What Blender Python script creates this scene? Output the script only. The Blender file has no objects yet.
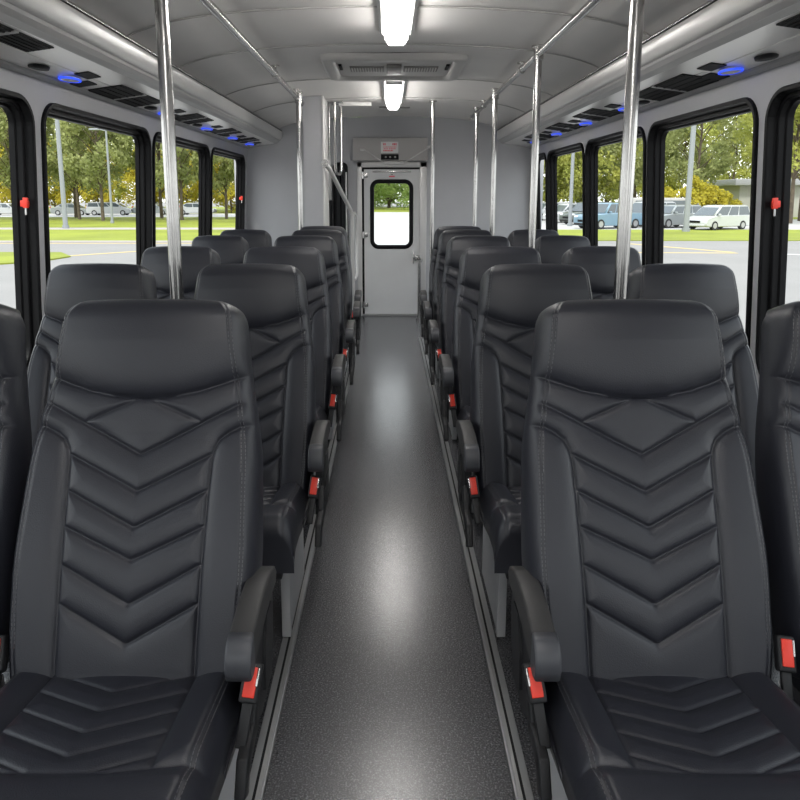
import bpy, bmesh, math, random
import numpy as np
from mathutils import Vector, Matrix
random.seed(7)
SC = bpy.context.scene
COL = SC.collection
PI = math.pi
H = 1.27                      # eye height above the bus floor
GZ = -1.23                    # street level

# ------------------------------------------------------------------ materials
def mat(name, base, rough=.5, metal=0., spec=.5, bump=0., bscale=200., var=0., vscale=3., emit=None, estr=0., coat=0., coord='Object', sub=None):
    m = bpy.data.materials.new(name); m.use_nodes = True
    nt = m.node_tree; p = nt.nodes['Principled BSDF']
    p.inputs['Base Color'].default_value = (*base, 1)
    p.inputs['Roughness'].default_value = rough
    p.inputs['Metallic'].default_value = metal
    p.inputs['Specular IOR Level'].default_value = spec
    if coat: p.inputs['Coat Weight'].default_value = coat; p.inputs['Coat Roughness'].default_value = .08
    tc = nt.nodes.new('ShaderNodeTexCoord')
    if bump:
        n = nt.nodes.new('ShaderNodeTexNoise'); n.inputs['Scale'].default_value = bscale; n.inputs['Detail'].default_value = 3
        b = nt.nodes.new('ShaderNodeBump'); b.inputs['Strength'].default_value = bump; b.inputs['Distance'].default_value = .002
        nt.links.new(tc.outputs[coord], n.inputs['Vector']); nt.links.new(n.outputs['Fac'], b.inputs['Height'])
        nt.links.new(b.outputs['Normal'], p.inputs['Normal'])
    if var:
        n2 = nt.nodes.new('ShaderNodeTexNoise'); n2.inputs['Scale'].default_value = vscale; n2.inputs['Detail'].default_value = 4
        r = nt.nodes.new('ShaderNodeValToRGB')
        r.color_ramp.elements[0].position = .3; r.color_ramp.elements[1].position = .7
        r.color_ramp.elements[0].color = (*[c*(1-var) for c in base], 1)
        r.color_ramp.elements[1].color = (*[min(1, c*(1+var)) for c in base], 1)
        nt.links.new(tc.outputs[coord], n2.inputs['Vector']); nt.links.new(n2.outputs['Fac'], r.inputs['Fac'])
        nt.links.new(r.outputs['Color'], p.inputs['Base Color'])
    if emit:
        p.inputs['Emission Color'].default_value = (*emit, 1); p.inputs['Emission Strength'].default_value = estr
    return m

def glass_mat(name, tint=(1, 1, 1), refl=.05):
    m = bpy.data.materials.new(name); m.use_nodes = True
    nt = m.node_tree; nt.nodes.clear()
    o = nt.nodes.new('ShaderNodeOutputMaterial'); mx = nt.nodes.new('ShaderNodeMixShader')
    t = nt.nodes.new('ShaderNodeBsdfTransparent'); g = nt.nodes.new('ShaderNodeBsdfGlossy')
    t.inputs['Color'].default_value = (*tint, 1); g.inputs['Roughness'].default_value = .02
    lw = nt.nodes.new('ShaderNodeLayerWeight'); lw.inputs['Blend'].default_value = .12
    mu = nt.nodes.new('ShaderNodeMath'); mu.operation = 'MULTIPLY'; mu.inputs[1].default_value = refl*3
    nt.links.new(lw.outputs['Fresnel'], mu.inputs[0]); nt.links.new(mu.outputs[0], mx.inputs['Fac'])
    nt.links.new(t.outputs[0], mx.inputs[1]); nt.links.new(g.outputs[0], mx.inputs[2]); nt.links.new(mx.outputs[0], o.inputs['Surface'])
    return m

def leaf_mat(name, c1, c2):
    m = bpy.data.materials.new(name); m.use_nodes = True
    nt = m.node_tree; nt.nodes.clear()
    o = nt.nodes.new('ShaderNodeOutputMaterial'); mx = nt.nodes.new('ShaderNodeMixShader'); mx.inputs['Fac'].default_value = .45
    d = nt.nodes.new('ShaderNodeBsdfDiffuse'); t = nt.nodes.new('ShaderNodeBsdfTranslucent')
    tc = nt.nodes.new('ShaderNodeTexCoord'); n = nt.nodes.new('ShaderNodeTexNoise'); n.inputs['Scale'].default_value = .55; n.inputs['Detail'].default_value = 5
    r = nt.nodes.new('ShaderNodeValToRGB'); r.color_ramp.elements[0].position = .35; r.color_ramp.elements[1].position = .65
    r.color_ramp.elements[0].color = (*c1, 1); r.color_ramp.elements[1].color = (*c2, 1)
    nt.links.new(tc.outputs['Object'], n.inputs['Vector']); nt.links.new(n.outputs['Fac'], r.inputs['Fac'])
    nt.links.new(r.outputs['Color'], d.inputs['Color']); nt.links.new(r.outputs['Color'], t.inputs['Color'])
    nt.links.new(d.outputs[0], mx.inputs[1]); nt.links.new(t.outputs[0], mx.inputs[2]); nt.links.new(mx.outputs[0], o.inputs['Surface'])
    return m

M = {}
M['leather'] = mat('black_leather', (.0175, .0185, .0255), .42, spec=.55, bump=.25, bscale=420)
M['thread'] = mat('grey_thread', (.13, .13, .135), .7)
M['plastic'] = mat('black_plastic', (.013, .013, .0145), .5, spec=.35, bump=.15, bscale=600)
M['armpad'] = mat('armrest_pad_lit', (.032, .031, .031), .5, spec=.45, bump=.1, bscale=600)  # lighter base stands in for light caught on the armrest top
M['armcap'] = mat('armrest_cap_plastic', (.05, .052, .060), .42, bump=.1, bscale=600)
M['red'] = mat('red_plastic', (.75, .035, .015), .4)
M['alu'] = mat('brushed_aluminium', (.30, .30, .30), .45, metal=.4, bump=.1, bscale=300)
M['steel'] = mat('stainless_steel', (.50, .49, .48), .22, metal=1., var=.05, vscale=30)
M['plate'] = mat('pedestal_plate', (.50, .50, .51), .45, metal=.2)
M['wall'] = mat('grey_wall_panel', (.43, .433, .45), .5, bump=.12, bscale=260, var=.03)
M['ceil'] = mat('ceiling_panel', (.74, .72, .695), .5, bump=.1, bscale=200, var=.03)
M['seam'] = mat('ceiling_seam', (.47, .455, .44), .6, spec=.2)
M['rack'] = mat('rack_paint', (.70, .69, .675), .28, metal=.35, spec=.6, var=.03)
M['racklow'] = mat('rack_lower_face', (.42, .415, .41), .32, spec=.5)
M['black'] = mat('black_rubber', (.006, .006, .007), .5, spec=.14)
M['winframe'] = mat('window_frame_black', (.009, .009, .010), .42, spec=.12)
M['vent'] = mat('vent_black', (.006, .006, .007), .6, spec=.2)
M['rackunder'] = mat('rack_underside', (.86, .845, .82), .28, metal=.35, spec=.6)  # lighter than the rack paint: reading light glow put into the base
M['door'] = mat('door_paint', (.60, .60, .60), .45, var=.03)
M['frame'] = mat('door_frame_metal', (.58, .57, .56), .35, metal=.2)
M['header'] = mat('header_panel', (.40, .385, .375), .5)
M['white'] = mat('white_plastic', (.72, .72, .71), .4)
M['pink'] = mat('sticker_red_ink', (.75, .13, .16), .6)
M['grille'] = mat('hatch_grille', (.27, .26, .25), .6)
M['hatch'] = mat('hatch_plastic', (.56, .545, .525), .5)
M['lamp'] = mat('lamp_diffuser', (.9, .9, .88), .4, emit=(1., .975, .945), estr=22.)
M['lampside'] = mat('lamp_housing', (.75, .74, .72), .4)
M['blue'] = mat('blue_led', (.05, .1, .6), .4, emit=(.03, .09, 1.), estr=1.1)
M['glass'] = glass_mat('window_glass', (.97, .985, .98))
M['darkglass'] = mat('dark_glass', (.015, .016, .018), .06, spec=.7)
M['asphalt'] = mat('pale_asphalt', (.222, .212, .205), .85, var=.06, vscale=.35, coord='Object')
M['concrete'] = mat('pale_concrete', (.42, .41, .40), .85, var=.04, vscale=.3)
M['kerb'] = mat('kerb_concrete', (.35, .315, .295), .9, var=.05)
M['grass'] = mat('lawn_grass', (.205, .235, .016), .9, bump=.5, bscale=30, var=.22, vscale=.25)
M['yellow'] = mat('yellow_paint', (.50, .38, .17), .8)
M['whitepaint'] = mat('white_paint', (.55, .55, .55), .8)
M['bark'] = mat('bark', (.11, .085, .06), .9, bump=.8, bscale=14, var=.3)
M['leafA'] = leaf_mat('leaves_green', (.22, .255, .095), (.47, .49, .22))
M['leafB'] = leaf_mat('leaves_yellow', (.46, .41, .055), (.66, .57, .10))
M['leafC'] = leaf_mat('leaves_olive', (.32, .35, .09), (.54, .54, .16))
M['leafD'] = leaf_mat('leaves_fresh', (.19, .29, .08), (.39, .49, .16))
M['pole'] = mat('galvanised_pole', (.27, .285, .30), .5, metal=.3)
M['tyre'] = mat('tyre', (.02, .02, .021), .8)
M['hub'] = mat('alloy_wheel', (.45, .45, .46), .35, metal=.7)
M['carglass'] = mat('car_glass', (.07, .085, .095), .08, spec=.7)
M['headlamp'] = mat('headlamp', (.7, .72, .74), .15)
M['tail'] = mat('tail_lamp', (.55, .04, .03), .25)
M['stone'] = mat('building_render', (.40, .39, .375), .85, var=.05, vscale=.6)
M['roof'] = mat('building_roof', (.34, .34, .36), .7)

def floor_mat():
    m = bpy.data.materials.new('speckled_rubber_floor'); m.use_nodes = True
    nt = m.node_tree; p = nt.nodes['Principled BSDF']
    tc = nt.nodes.new('ShaderNodeTexCoord')
    n = nt.nodes.new('ShaderNodeTexNoise'); n.inputs['Scale'].default_value = 230; n.inputs['Detail'].default_value = 2
    r = nt.nodes.new('ShaderNodeValToRGB'); e = r.color_ramp.elements
    e[0].position = .30; e[0].color = (.024, .024, .027, 1); e[1].position = .72; e[1].color = (.20, .20, .21, 1)
    e2 = e.new(.52); e2.color = (.064, .064, .069, 1)
    nt.links.new(tc.outputs['Object'], n.inputs['Vector']); nt.links.new(n.outputs['Fac'], r.inputs['Fac']); nt.links.new(r.outputs['Color'], p.inputs['Base Color'])
    b = nt.nodes.new('ShaderNodeBump'); b.inputs['Strength'].default_value = .2; b.inputs['Distance'].default_value = .0006
    n3 = nt.nodes.new('ShaderNodeTexNoise'); n3.inputs['Scale'].default_value = 160
    nt.links.new(tc.outputs['Object'], n3.inputs['Vector']); nt.links.new(n3.outputs['Fac'], b.inputs['Height']); nt.links.new(b.outputs['Normal'], p.inputs['Normal'])
    n4 = nt.nodes.new('ShaderNodeTexNoise'); n4.inputs['Scale'].default_value = 1.2; n4.inputs['Detail'].default_value = 0
    mr = nt.nodes.new('ShaderNodeMapRange'); mr.inputs['To Min'].default_value = .225; mr.inputs['To Max'].default_value = .265
    nt.links.new(tc.outputs['Object'], n4.inputs['Vector']); nt.links.new(n4.outputs['Fac'], mr.inputs['Value']); nt.links.new(mr.outputs['Result'], p.inputs['Roughness'])
    p.inputs['Specular IOR Level'].default_value = 1.
    return m
M['floor'] = floor_mat()

# ------------------------------------------------------------------ mesh helpers
class MB:
    def __init__(s): s.v = []; s.f = []; s.flat = set()
    def add(s, vs, fs, flat=False):
        o = len(s.v); s.v += [tuple(float(q) for q in p) for p in vs]
        for f in fs:
            if flat: s.flat.add(len(s.f))
            s.f.append(tuple(i+o for i in f))
        return s
    def box(s, c, d, bev=0., rot=None, seg=2):
        bm = bmesh.new(); bmesh.ops.create_cube(bm, size=1)
        for v in bm.verts: v.co = Vector((v.co.x*d[0], v.co.y*d[1], v.co.z*d[2]))
        if bev: bmesh.ops.bevel(bm, geom=bm.edges[:], offset=bev, segments=seg, profile=.6, affect='EDGES')
        R = rot if rot is not None else Matrix.Identity(3)
        bm.verts.index_update()
        s.add([R @ v.co + Vector(c) for v in bm.verts], [[v.index for v in f.verts] for f in bm.faces], flat=not bev)
        bm.free(); return s
    def b2(s, x0, x1, y0, y1, z0, z1, bev=0.):
        return s.box(((x0+x1)/2, (y0+y1)/2, (z0+z1)/2), (abs(x1-x0), abs(y1-y0), abs(z1-z0)), bev)
    def tube(s, pts, r, n=12, cap=True):
        pts = [Vector(p) for p in pts]; rs = r if isinstance(r, (list, tuple)) else [r]*len(pts)
        vs = []; prev = None
        for i, p in enumerate(pts):
            t = (pts[min(i+1, len(pts)-1)]-pts[max(i-1, 0)]).normalized()
            if prev is None:
                a = Vector((0, 0, 1)) if abs(t.z) < .9 else Vector((1, 0, 0))
                u = t.cross(a).normalized()
            else:
                u = (prev - t*prev.dot(t)).normalized()
            prev = u; w = t.cross(u)
            for k in range(n):
                a = 2*PI*k/n; vs.append(p+(u*math.cos(a)+w*math.sin(a))*rs[i])
        fs = []
        for i in range(len(pts)-1):
            for k in range(n):
                fs.append((i*n+k, i*n+(k+1) % n, (i+1)*n+(k+1) % n, (i+1)*n+k))
        s.add(vs, fs)
        if cap:
            s.add(vs[:n], [tuple(range(n-1, -1, -1))], True); s.add(vs[-n:], [tuple(range(n))], True)
        return s
    def cyl(s, c, r, h, axis='z', n=24):
        d = {'x': (1, 0, 0), 'y': (0, 1, 0), 'z': (0, 0, 1)}[axis]; c = Vector(c); d = Vector(d)*h/2
        return s.tube([c-d, c+d], r, n)
    def prism(s, poly, a0, a1, axis='y', flat=True):
        n = len(poly)
        def mk(p, a):
            return {'y': (p[0], a, p[1]), 'x': (a, p[0], p[1]), 'z': (p[0], p[1], a)}[axis]
        vs = [mk(p, a0) for p in poly]+[mk(p, a1) for p in poly]
        s.add(vs, [(i, (i+1) % n, n+(i+1) % n, n+i) for i in range(n)]+[tuple(range(n-1, -1, -1)), tuple(range(n, 2*n))], flat)
        return s
    def rings(s, rings, closed=True, caps=(False, False)):
        n = len(rings[0]); vs = [p for r in rings for p in r]; fs = []
        for i in range(len(rings)-1):
            for k in range(n if closed else n-1):
                fs.append((i*n+k, i*n+(k+1) % n, (i+1)*n+(k+1) % n, (i+1)*n+k))
        s.add(vs, fs)
        if caps[0]: s.add(rings[0], [tuple(range(n-1, -1, -1))], True)
        if caps[1]: s.add(rings[-1], [tuple(range(n))], True)
        return s
    def build(s, name, m, parent=None, fix=True, smooth=True):
        if getattr(s, 'me', None):
            o = bpy.data.objects.new(name, s.me); COL.objects.link(o); o.parent = parent; return o
        me = bpy.data.meshes.new(name); me.from_pydata(s.v, [], s.f); me.update()
        if fix:
            bm = bmesh.new(); bm.from_mesh(me); bmesh.ops.recalc_face_normals(bm, faces=bm.faces[:]); bm.to_mesh(me); bm.free()
        if smooth: me.polygons.foreach_set('use_smooth', [i not in s.flat for i in range(len(me.polygons))])
        me.materials.append(m); s.me = me
        o = bpy.data.objects.new(name, me); COL.objects.link(o)
        if parent: o.parent = parent
        return o

def empty(name, loc=(0, 0, 0), rz=0.):
    o = bpy.data.objects.new(name, None); COL.objects.link(o); o.location = loc; o.rotation_euler = (0, 0, rz); o.empty_display_size = .1
    return o
def tag(o, label, cat, group=None, kind=None):
    o['label'] = label; o['category'] = cat
    if group: o['group'] = group
    if kind: o['kind'] = kind
    return o
def struct(o, label=None):
    o['kind'] = 'structure'
    if label: o['label'] = label
    return o
def copy_tree(o, parent=None):
    c = o.copy(); COL.objects.link(c)
    if parent: c.parent = parent
    for ch in list(o.children): copy_tree(ch, c)
    return c
def rrect(x0, x1, z0, z1, r, n=8):
    pts = []
    for cx, cz, a0 in ((x1-r, z1-r, 0), (x0+r, z1-r, 90), (x0+r, z0+r, 180), (x1-r, z0+r, 270)):
        for k in range(n+1):
            a = math.radians(a0+90*k/n); pts.append((cx+r*math.cos(a), cz+r*math.sin(a)))
    return pts
def on_rect(pts, x0, x1, z0, z1):
    """for each hole point the matching point on the outer rectangle, corners included"""
    n = len(pts)//4; out = []
    xs = ((x1, z1), (x0, z1), (x0, z0), (x1, z0))
    for q in range(4):
        cx, cz = xs[q]
        for k in range(n):
            p = pts[q*n+k]; h = (n-1)/2
            if q % 2 == 0: out.append((cx, p[1]) if k < h else ((cx, cz) if k == h else (p[0], cz)))
            else: out.append((p[0], cz) if k < h else ((cx, cz) if k == h else (cx, p[1])))
    return out

# ------------------------------------------------------------------ bus shell
Y0, Y1 = -2.6, 7.4
WX = 1.48
def ceil_z(x):
    a = abs(x)/.8
    return max(1.775, 2.06-.03*a**2-.008*a**6)

fl = struct(MB().b2(-1.6, 1.6, Y0-.05, Y1+.05, -.06, 0).build('floor', M['floor']))

def skin(prof, y0, y1, th=.03):
    b = MB(); n = len(prof)
    up = [(x, z+th) for x, z in prof]
    loop = prof+up[::-1]
    b.rings([[(x, y0, z) for x, z in loop], [(x, y1, z) for x, z in loop]], caps=(True, True))
    return b
xs = [-1.52+3.04*i/48 for i in range(49)]
struct(skin([(x, ceil_z(x)) for x in xs], Y0, Y1+.02).build('ceiling', M['ceil']))
for i, y in enumerate((-.9, .45, 1.8, 3.15, 3.9, 4.97, 5.95)):
    b = MB(); prof = [(x, ceil_z(x)-.004) for x in xs[6:-6]]
    b.rings([[(x, y-.006, z) for x, z in prof], [(x, y-.006, z-.004) for x, z in prof], [(x, y+.006, z-.004) for x, z in prof], [(x, y+.006, z) for x, z in prof]], closed=False)
    struct(b.build('trim_%d' % (i+1), M['seam']))

# windows; the side walls lean in a little towards the roof
LEAN = math.radians(3.0)
def wall_x(z): return WX-(z-1.25)*math.tan(LEAN)
WZ0, WZ1 = .52, 1.665
left_w = [(-2.42, -1.12), (-1.07, .23), (.28, 1.58), (1.65, 2.97), (3.04, 4.40), (4.445, 5.835), (5.885, 7.24)]
right_w = [(-2.35, -1.16), (-1.10, .13), (.19, 1.41), (1.52, 2.80), (2.865, 4.055), (4.095, 5.325), (5.37, 6.60), (6.645, 7.33)]
def wall_side(name, sx, wins):
    b = MB(); ys = [Y0]+[(wins[i][1]+wins[i+1][0])/2 for i in range(len(wins)-1)]+[Y1+.02]
    for i, (a, c) in enumerate(wins):
        hole = rrect(a+.012, c-.012, WZ0+.012, WZ1-.012, .11)
        out = on_rect(hole, ys[i], ys[i+1], 0, 1.93); n = len(hole)
        xi, xo = sx*WX, sx*(WX+.06)
        b.rings([[(xi, p[0], p[1]) for p in out], [(xi, p[0], p[1]) for p in hole], [(xo, p[0], p[1]) for p in hole], [(xo, p[0], p[1]) for p in out]])
        b.flat |= set(range(len(b.f)))
    o = struct(b.build(name, M['wall']))
    o.rotation_euler = (0, -sx*LEAN, 0); o.location = Vector((sx*WX, 0, 1.25))-Matrix.Rotation(-sx*LEAN, 3, 'Y') @ Vector((sx*WX, 0, 1.25))
    return o
wall_side('wall_left', -1, left_w); wall_side('wall_right', 1, right_w)

nwin = 0
def window(sx, a, c, latch):
    global nwin; nwin += 1
    w = struct(empty('window_%d' % nwin, (sx*WX, (a+c)/2, WZ0)))
    wl_ = w.location.copy()
    def ring(inset, x, r): return [(sx*x-w.location.x, p[0]-w.location.y, p[1]-w.location.z) for p in rrect(a+inset, c-inset, WZ0+inset, WZ1-inset, max(.02, r-inset))]
    b = MB()
    b.rings([ring(*q) for q in ((0, WX+.002, .12), (0, WX-.010, .12), (.004, WX-.014, .12), (.018, WX-.014, .12), (.021, WX-.008, .12), (.023, WX+.016, .12), (.026, WX+.020, .12), (.038, WX+.020, .12), (.041, WX+.024, .12), (.042, WX+.044, .12), (.052, WX+.048, .12), (.054, WX+.07, .12), (0.0, WX+.07, .12), (0., WX+.05, .12))])
    b.flat = set(range(len(b.f))); b.build('window_frame', M['winframe'], w)
    g = MB(); r1 = ring(.048, WX+.056, .12); r2 = ring(.048, WX+.061, .12)
    g.rings([r1, r2], caps=(True, True)); g.build('pane', M['glass'], w, smooth=False)
    if latch:
        yl = (latch-w.location.y); zz = 1.235-w.location.z
        l = MB(); l.box((sx*.018, yl, zz), (.026, .024, .026), .003); l.box((sx*.006, yl-.016, zz+.004), (.020, .010, .042), .002)
        lo = l.build('emergency_latch', M['red'], w); lo['label'] = 'red emergency release latch on the window post'
        MB().box((sx*.006, yl-.016, zz-.03), (.006, .007, .03), .002).build('latch_pin', M['white'], lo)
    w.rotation_euler = (0, -sx*LEAN, 0); w.location = (sx*wall_x(WZ0), wl_.y, WZ0)
    return w
for i, (a, c) in enumerate(left_w): window(-1, a, c, c-.05 if i in (3, 6) else None)
for i, (a, c) in enumerate(right_w): window(1, a, c, c-.05 if i == 3 else None)

# rear wall with the doorway, front wall with the windscreen
DX0, DX1, DZ1 = -.285, .345, 1.56
b = MB()
b.b2(-1.6, DX0, Y1, Y1+.06, 0, 2.05); b.b2(DX1, 1.6, Y1, Y1+.06, 0, 2.05); b.b2(DX0, DX1, Y1, Y1+.06, DZ1, 2.08)
struct(b.build('wall_rear', M['wall']))
b = MB(); hole = rrect(-1.25, 1.25, .75, 1.85, .15); out = on_rect(hole, -1.6, 1.6, 0, 2.08)
b.rings([[(p[0], Y0, p[1]) for p in out], [(p[0], Y0, p[1]) for p in hole], [(p[0], Y0-.06, p[1]) for p in hole], [(p[0], Y0-.06, p[1]) for p in out]])
b.flat = set(range(len(b.f))); struct(b.build('wall_front', M['wall']))
w = struct(empty('window_%d' % (nwin+1), (0, Y0, .75)))
b = MB()
def ring(i, y): return [(p[0], y, p[1]-.75) for p in rrect(-1.25+i, 1.25-i, .75+i, 1.85-i, .15)]
b.rings([ring(-.02, .012), ring(.03, .012), ring(.04, -.05), ring(-.02, -.07)]); b.build('window_frame', M['black'], w)
g = MB(); g.rings([ring(.03, -.03), ring(.03, -.036)], caps=(True, True)); g.build('pane', M['glass'], w, smooth=False)

# side skirting along the walls (heater ducts at floor level)
for s_, nm in ((-1, 'baseboard_left'), (1, 'baseboard_right')):
    struct(MB().b2(s_*(WX-.03), s_*WX, Y0, Y1, 0, .12, .006).build(nm, M['racklow']))

# rear door
d = struct(empty('door_1', (.03, Y1, 0)))
def R(i, y, r=.09): return [(p[0]-.03, y, p[1]) for p in rrect(-.197+i, .253-i, .71+i, 1.43-i, r-i)]
b = MB(); hole = R(.02, 0); out = [(p[0], p[1]) for p in on_rect([(h[0], h[2]) for h in hole], DX0+.02-.03, DX1-.02-.03, .02, DZ1-.03)]
b.rings([[(p[0], -.015, p[1]) for p in out], [(h[0], -.015, h[2]) for h in hole], [(h[0], .035, h[2]) for h in hole], [(p[0], .035, p[1]) for p in out], [(p[0], -.015, p[1]) for p in out]])
b.flat = set(range(len(b.f))); b.build('door_panel', M['door'], d)
b = MB(); b.rings([R(0, -.015), R(.006, -.03), R(.035, -.03), R(.042, -.018), R(.042, .03), R(0, .04)]); b.build('window_seal', M['black'], d)
g = MB(); g.rings([R(.03, 0), R(.03, .006)], caps=(True, True)); g.build('pane', M['glass'], d, smooth=False)
b = MB()
b.b2(DX0-.045-.03, DX0+.004-.03, -.035, .06, 0, DZ1+.045, .005); b.b2(DX1-.026-.03, DX1+.045-.03, -.035, .06, 0, DZ1+.045, .005); b.b2(DX0-.045-.03, DX1+.045-.03, -.035, 0, DZ1-.01, DZ1+.045, .005)
b.build('door_frame', M['frame'], d)
b = MB(); b.b2(DX0-.0-.03, DX0+.026-.03, -.022, .05, .02, DZ1-.012); b.b2(DX0-.03, DX1-.03, -.018, .02, DZ1-.03, DZ1-.008); b.build('weather_strip', M['black'], d)
b = MB()
for z in (.12, .86, 1.47): b.box((DX0+.035-.03, -.025, z), (.06, .02, .045), .004); b.cyl((DX0+.014-.03, -.04, z), .012, .07, 'z', 12)
b.build('hinge', M['steel'], d)
b = MB(); b.box((.30-.03, -.03, .62), (.07, .03, .05), .006); b.box((.255-.03, -.05, .62), (.012, .012, .12), .003); b.build('door_latch', M['steel'], d)
b = MB(); b.b2(-.2, .2, -.03, -.012, 1.50, 1.515, .003); b.box((0, -.03, 1.485), (.02, .012, .025), .003); b.build('door_stop', M['steel'], d)
MB().b2(-.03, .03, -.017, -.015, 1.452, 1.466).build('door_decal', M['pink'], d)
MB().b2(DX0-.03, DX1-.03, -.06, .05, 0, .014, .003).build('threshold', M['alu'], d)

# header box above the door
hd = tag(empty('door_header', (.012, Y1, 1.615)), 'grey header box above the rear door with a warning sticker and thin rods', 'header panel')
MB().b2(-.381, .381, -.11, 0, 0, .225, .008).build('housing', M['header'], hd)
st = MB().b2(-.094, .082, -.113, -.11, .075, .185).build('warning_sticker', M['white'], hd)
b = MB(); rr = random.Random(3)
for z, x0, x1, h in ((.160, -.072, -.040, .022), (.160, .022, .064, .022), (.133, -.070, .062, .009), (.116, -.066, -.020, .009), (.116, -.012, .058, .009), (.098, -.070, .03, .014)):
    x = x0
    while x < x1-.004:
        wd = rr.uniform(.008, .016); b.b2(x, min(x1, x+wd), -.115, -.1132, z-h/2, z+h/2); x += wd+.004
b.build('sticker_print', M['pink'], st)
ds = MB().b2(-.094, .086, -.122, -.11, .008, .062, .004).build('indicator_panel', M['black'], hd)
b = MB()
for x in (-.045, 0, .05): b = MB(); b.cyl((x, -.123, .034), .010, .006, 'y', 14); b.build('indicator_lens', M['grille'], ds)
# door wiper-style linkage rods
def on_header(b, name, m):
    o = b.build(name, m, hd); o.location = (.018, -.118, -.015); return o
b = MB(); b.tube([(-.30, 0, .118), (-.285, -.01, .125), (-.09, -.01, -.005), (.13, -.01, -.005), (.38, -.01, .145), (.42, 0, .155)], .0065, 10); on_header(b, 'linkage_rod', M['frame'])
on_header(MB().box((-.30, 0, .12), (.05, .03, .026), .008), 'end_bracket', M['frame'])
on_header(MB().box((.375, 0, .148), (.05, .03, .026), .008), 'end_bracket', M['frame'])
on_header(MB().box((.02, .0, -.006), (.20, .03, .022), .006), 'motor_cover', M['lampside'])

# ------------------------------------------------------------------ ceiling fittings
def lamp(y0, y1, label):
    yc = (y0+y1)/2; t = tag(empty('ceiling_lamp', (.035, yc, ceil_z(0))), label, 'ceiling light', 'fluorescent lamps in a row on the ceiling')
    L = y1-y0
    MB().b2(-.085, .085, -L/2, L/2, -.022, 0, .006).build('housing', M['lampside'], t)
    b = MB()
    prof = [(-.052, -.020), (-.046, -.070), (-.034, -.084), (.034, -.084), (.046, -.070), (.052, -.020)]
    b.rings([[(x, y, z) for x, z in prof] for y in (-L/2+.02, L/2-.02)], caps=(True, True)); b.build('diffuser', M['lamp'], t)
    for s in (-1, 1): MB().b2(-.058, .058, s*(L/2-.014), s*(L/2), -.06, -.01, .005).build('end_cap', M['white'], t)
    for s in (-1, 1): MB().b2(s*.060, s*.072, -L/2+.01, L/2-.01, -.036, -.02, .004).build('side_rail', M['lampside'], t)
lamp(4.93, 6.13, 'bright ceiling lamp between the roof hatch and the rear door')
lamp(2.36, 3.557, 'bright ceiling lamp at the top edge of the photo, in front of the roof hatch')
lamp(-.21, .99, 'unseen ceiling lamp above the front rows, added for more light inside')  # out of view, added because the windows alone leave the interior dim
lamp(-2.45, -1.25, 'unseen ceiling lamp by the windscreen, added to brighten the cabin')  # another extra lamp behind the camera, put in to light the cabin

h_ = tag(empty('roof_hatch', (.03, 4.53, ceil_z(0)-.004)), 'wide grey roof hatch with two dark grilles between the two ceiling lamps', 'roof hatch')
def hr(x, y, z, r=.06): return [(p[0], p[1], z) for p in rrect(-x, x, -y, y, r)]
b = MB(); b.rings([hr(.425, .39, 0), hr(.42, .385, -.030), hr(.405, .37, -.036), hr(.365, .33, -.036), hr(.35, .315, -.028), hr(.345, .31, -.008)]); b.build('frame', M['hatch'], h_)
MB().b2(-.35, .35, -.315, .315, -.014, -.004).build('panel', M['hatch'], h_)
for s in (-1, 1):
    gr = MB().b2(s*.06, s*.27, -.06, .10, -.022, -.012, .003).build('grille', M['grille'], h_)
    b = MB()
    for k in range(12): b.box((s*(.075+.0165*k), .02, -.024), (.007, .14, .006))
    b.build('louvre', M['hatch'], gr)
b = MB(); b.box((0, -.02, -.026), (.09, .24, .02), .005); b.build('latch_plate', M['grille'], h_)
for s in (-1, 1): MB().box((s*.325, -.05, -.018), (.02, .16, .012), .003).build('hinge_strip', M['vent'], h_)
v = MB(); v.b2(-.14, .14, -.03, .03, -.010, 0, .003)
o = v.build('ceiling_vent', M['grille']); o.location = (.05, 6.62, ceil_z(0)); tag(o, 'thin dark vent strip on the ceiling behind the farther lamp', 'vent')
v = MB(); v.b2(-.14, .14, -.035, .035, -.035, 0, .006)
o = v.build('ceiling_bracket', M['lampside']); o.location = (-.29, 6.25, ceil_z(.29)); tag(o, 'flat grey bracket box on the ceiling beside the grab rail loop', 'bracket')

# hand rails
RX = (-.685, .77); RZ = 1.985
def handrail(x, y0, y1, label, brackets):
    t = tag(empty('handrail', (x, y0, RZ)), label, 'handrail', None)
    MB().tube([(0, 0, 0), (0, y1-y0, 0)], .0175, 16).build('rail', M['steel'], t)
    for y in brackets:
        b = MB(); zc = ceil_z(x)-RZ
        b.tube([(0, y-y0, -.02), (0, y-y0, zc)], .010, 10); b.cyl((0, y-y0, zc-.004), .028, .008, 'z', 16); b.cyl((0, y-y0, 0), .023, .035, 'y', 16)
        b.build('bracket', M['steel'], t)
    MB().cyl((0, y1-y0, 0), .021, .02, 'y', 16).build('end_cap', M['steel'], t)
handrail(RX[0], -1.6, 5.78, 'polished ceiling handrail along the left of the aisle', (.6, 2.6, 4.4, 5.35))
handrail(RX[1], -1.6, 6.75, 'polished ceiling handrail along the right of the aisle', (.6, 2.4, 4.25, 5.9))
def pole(x, y, label, z0=0., r=.0215):
    zt = ceil_z(x)
    t = tag(empty('grab_pole', (x, y, z0)), label, 'grab pole', 'upright stainless grab poles')
    MB().tube([(0, 0, 0), (0, 0, zt-z0)], r, 20).build('tube', M['steel'], t)
    MB().tube([(0, 0, zt-z0-.012), (0, 0, zt-z0)], r*1.9, 20).build('ceiling_flange', M['steel'], t)
    MB().tube([(0, 0, 0), (0, 0, .012)], r*2.1, 20).build('floor_flange', M['steel'], t)
    if abs(x) > .6: MB().tube([(0, 0, RZ-z0-.03), (0, 0, RZ-z0+.03)], r*1.35, 20).build('clamp', M['steel'], t)
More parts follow.
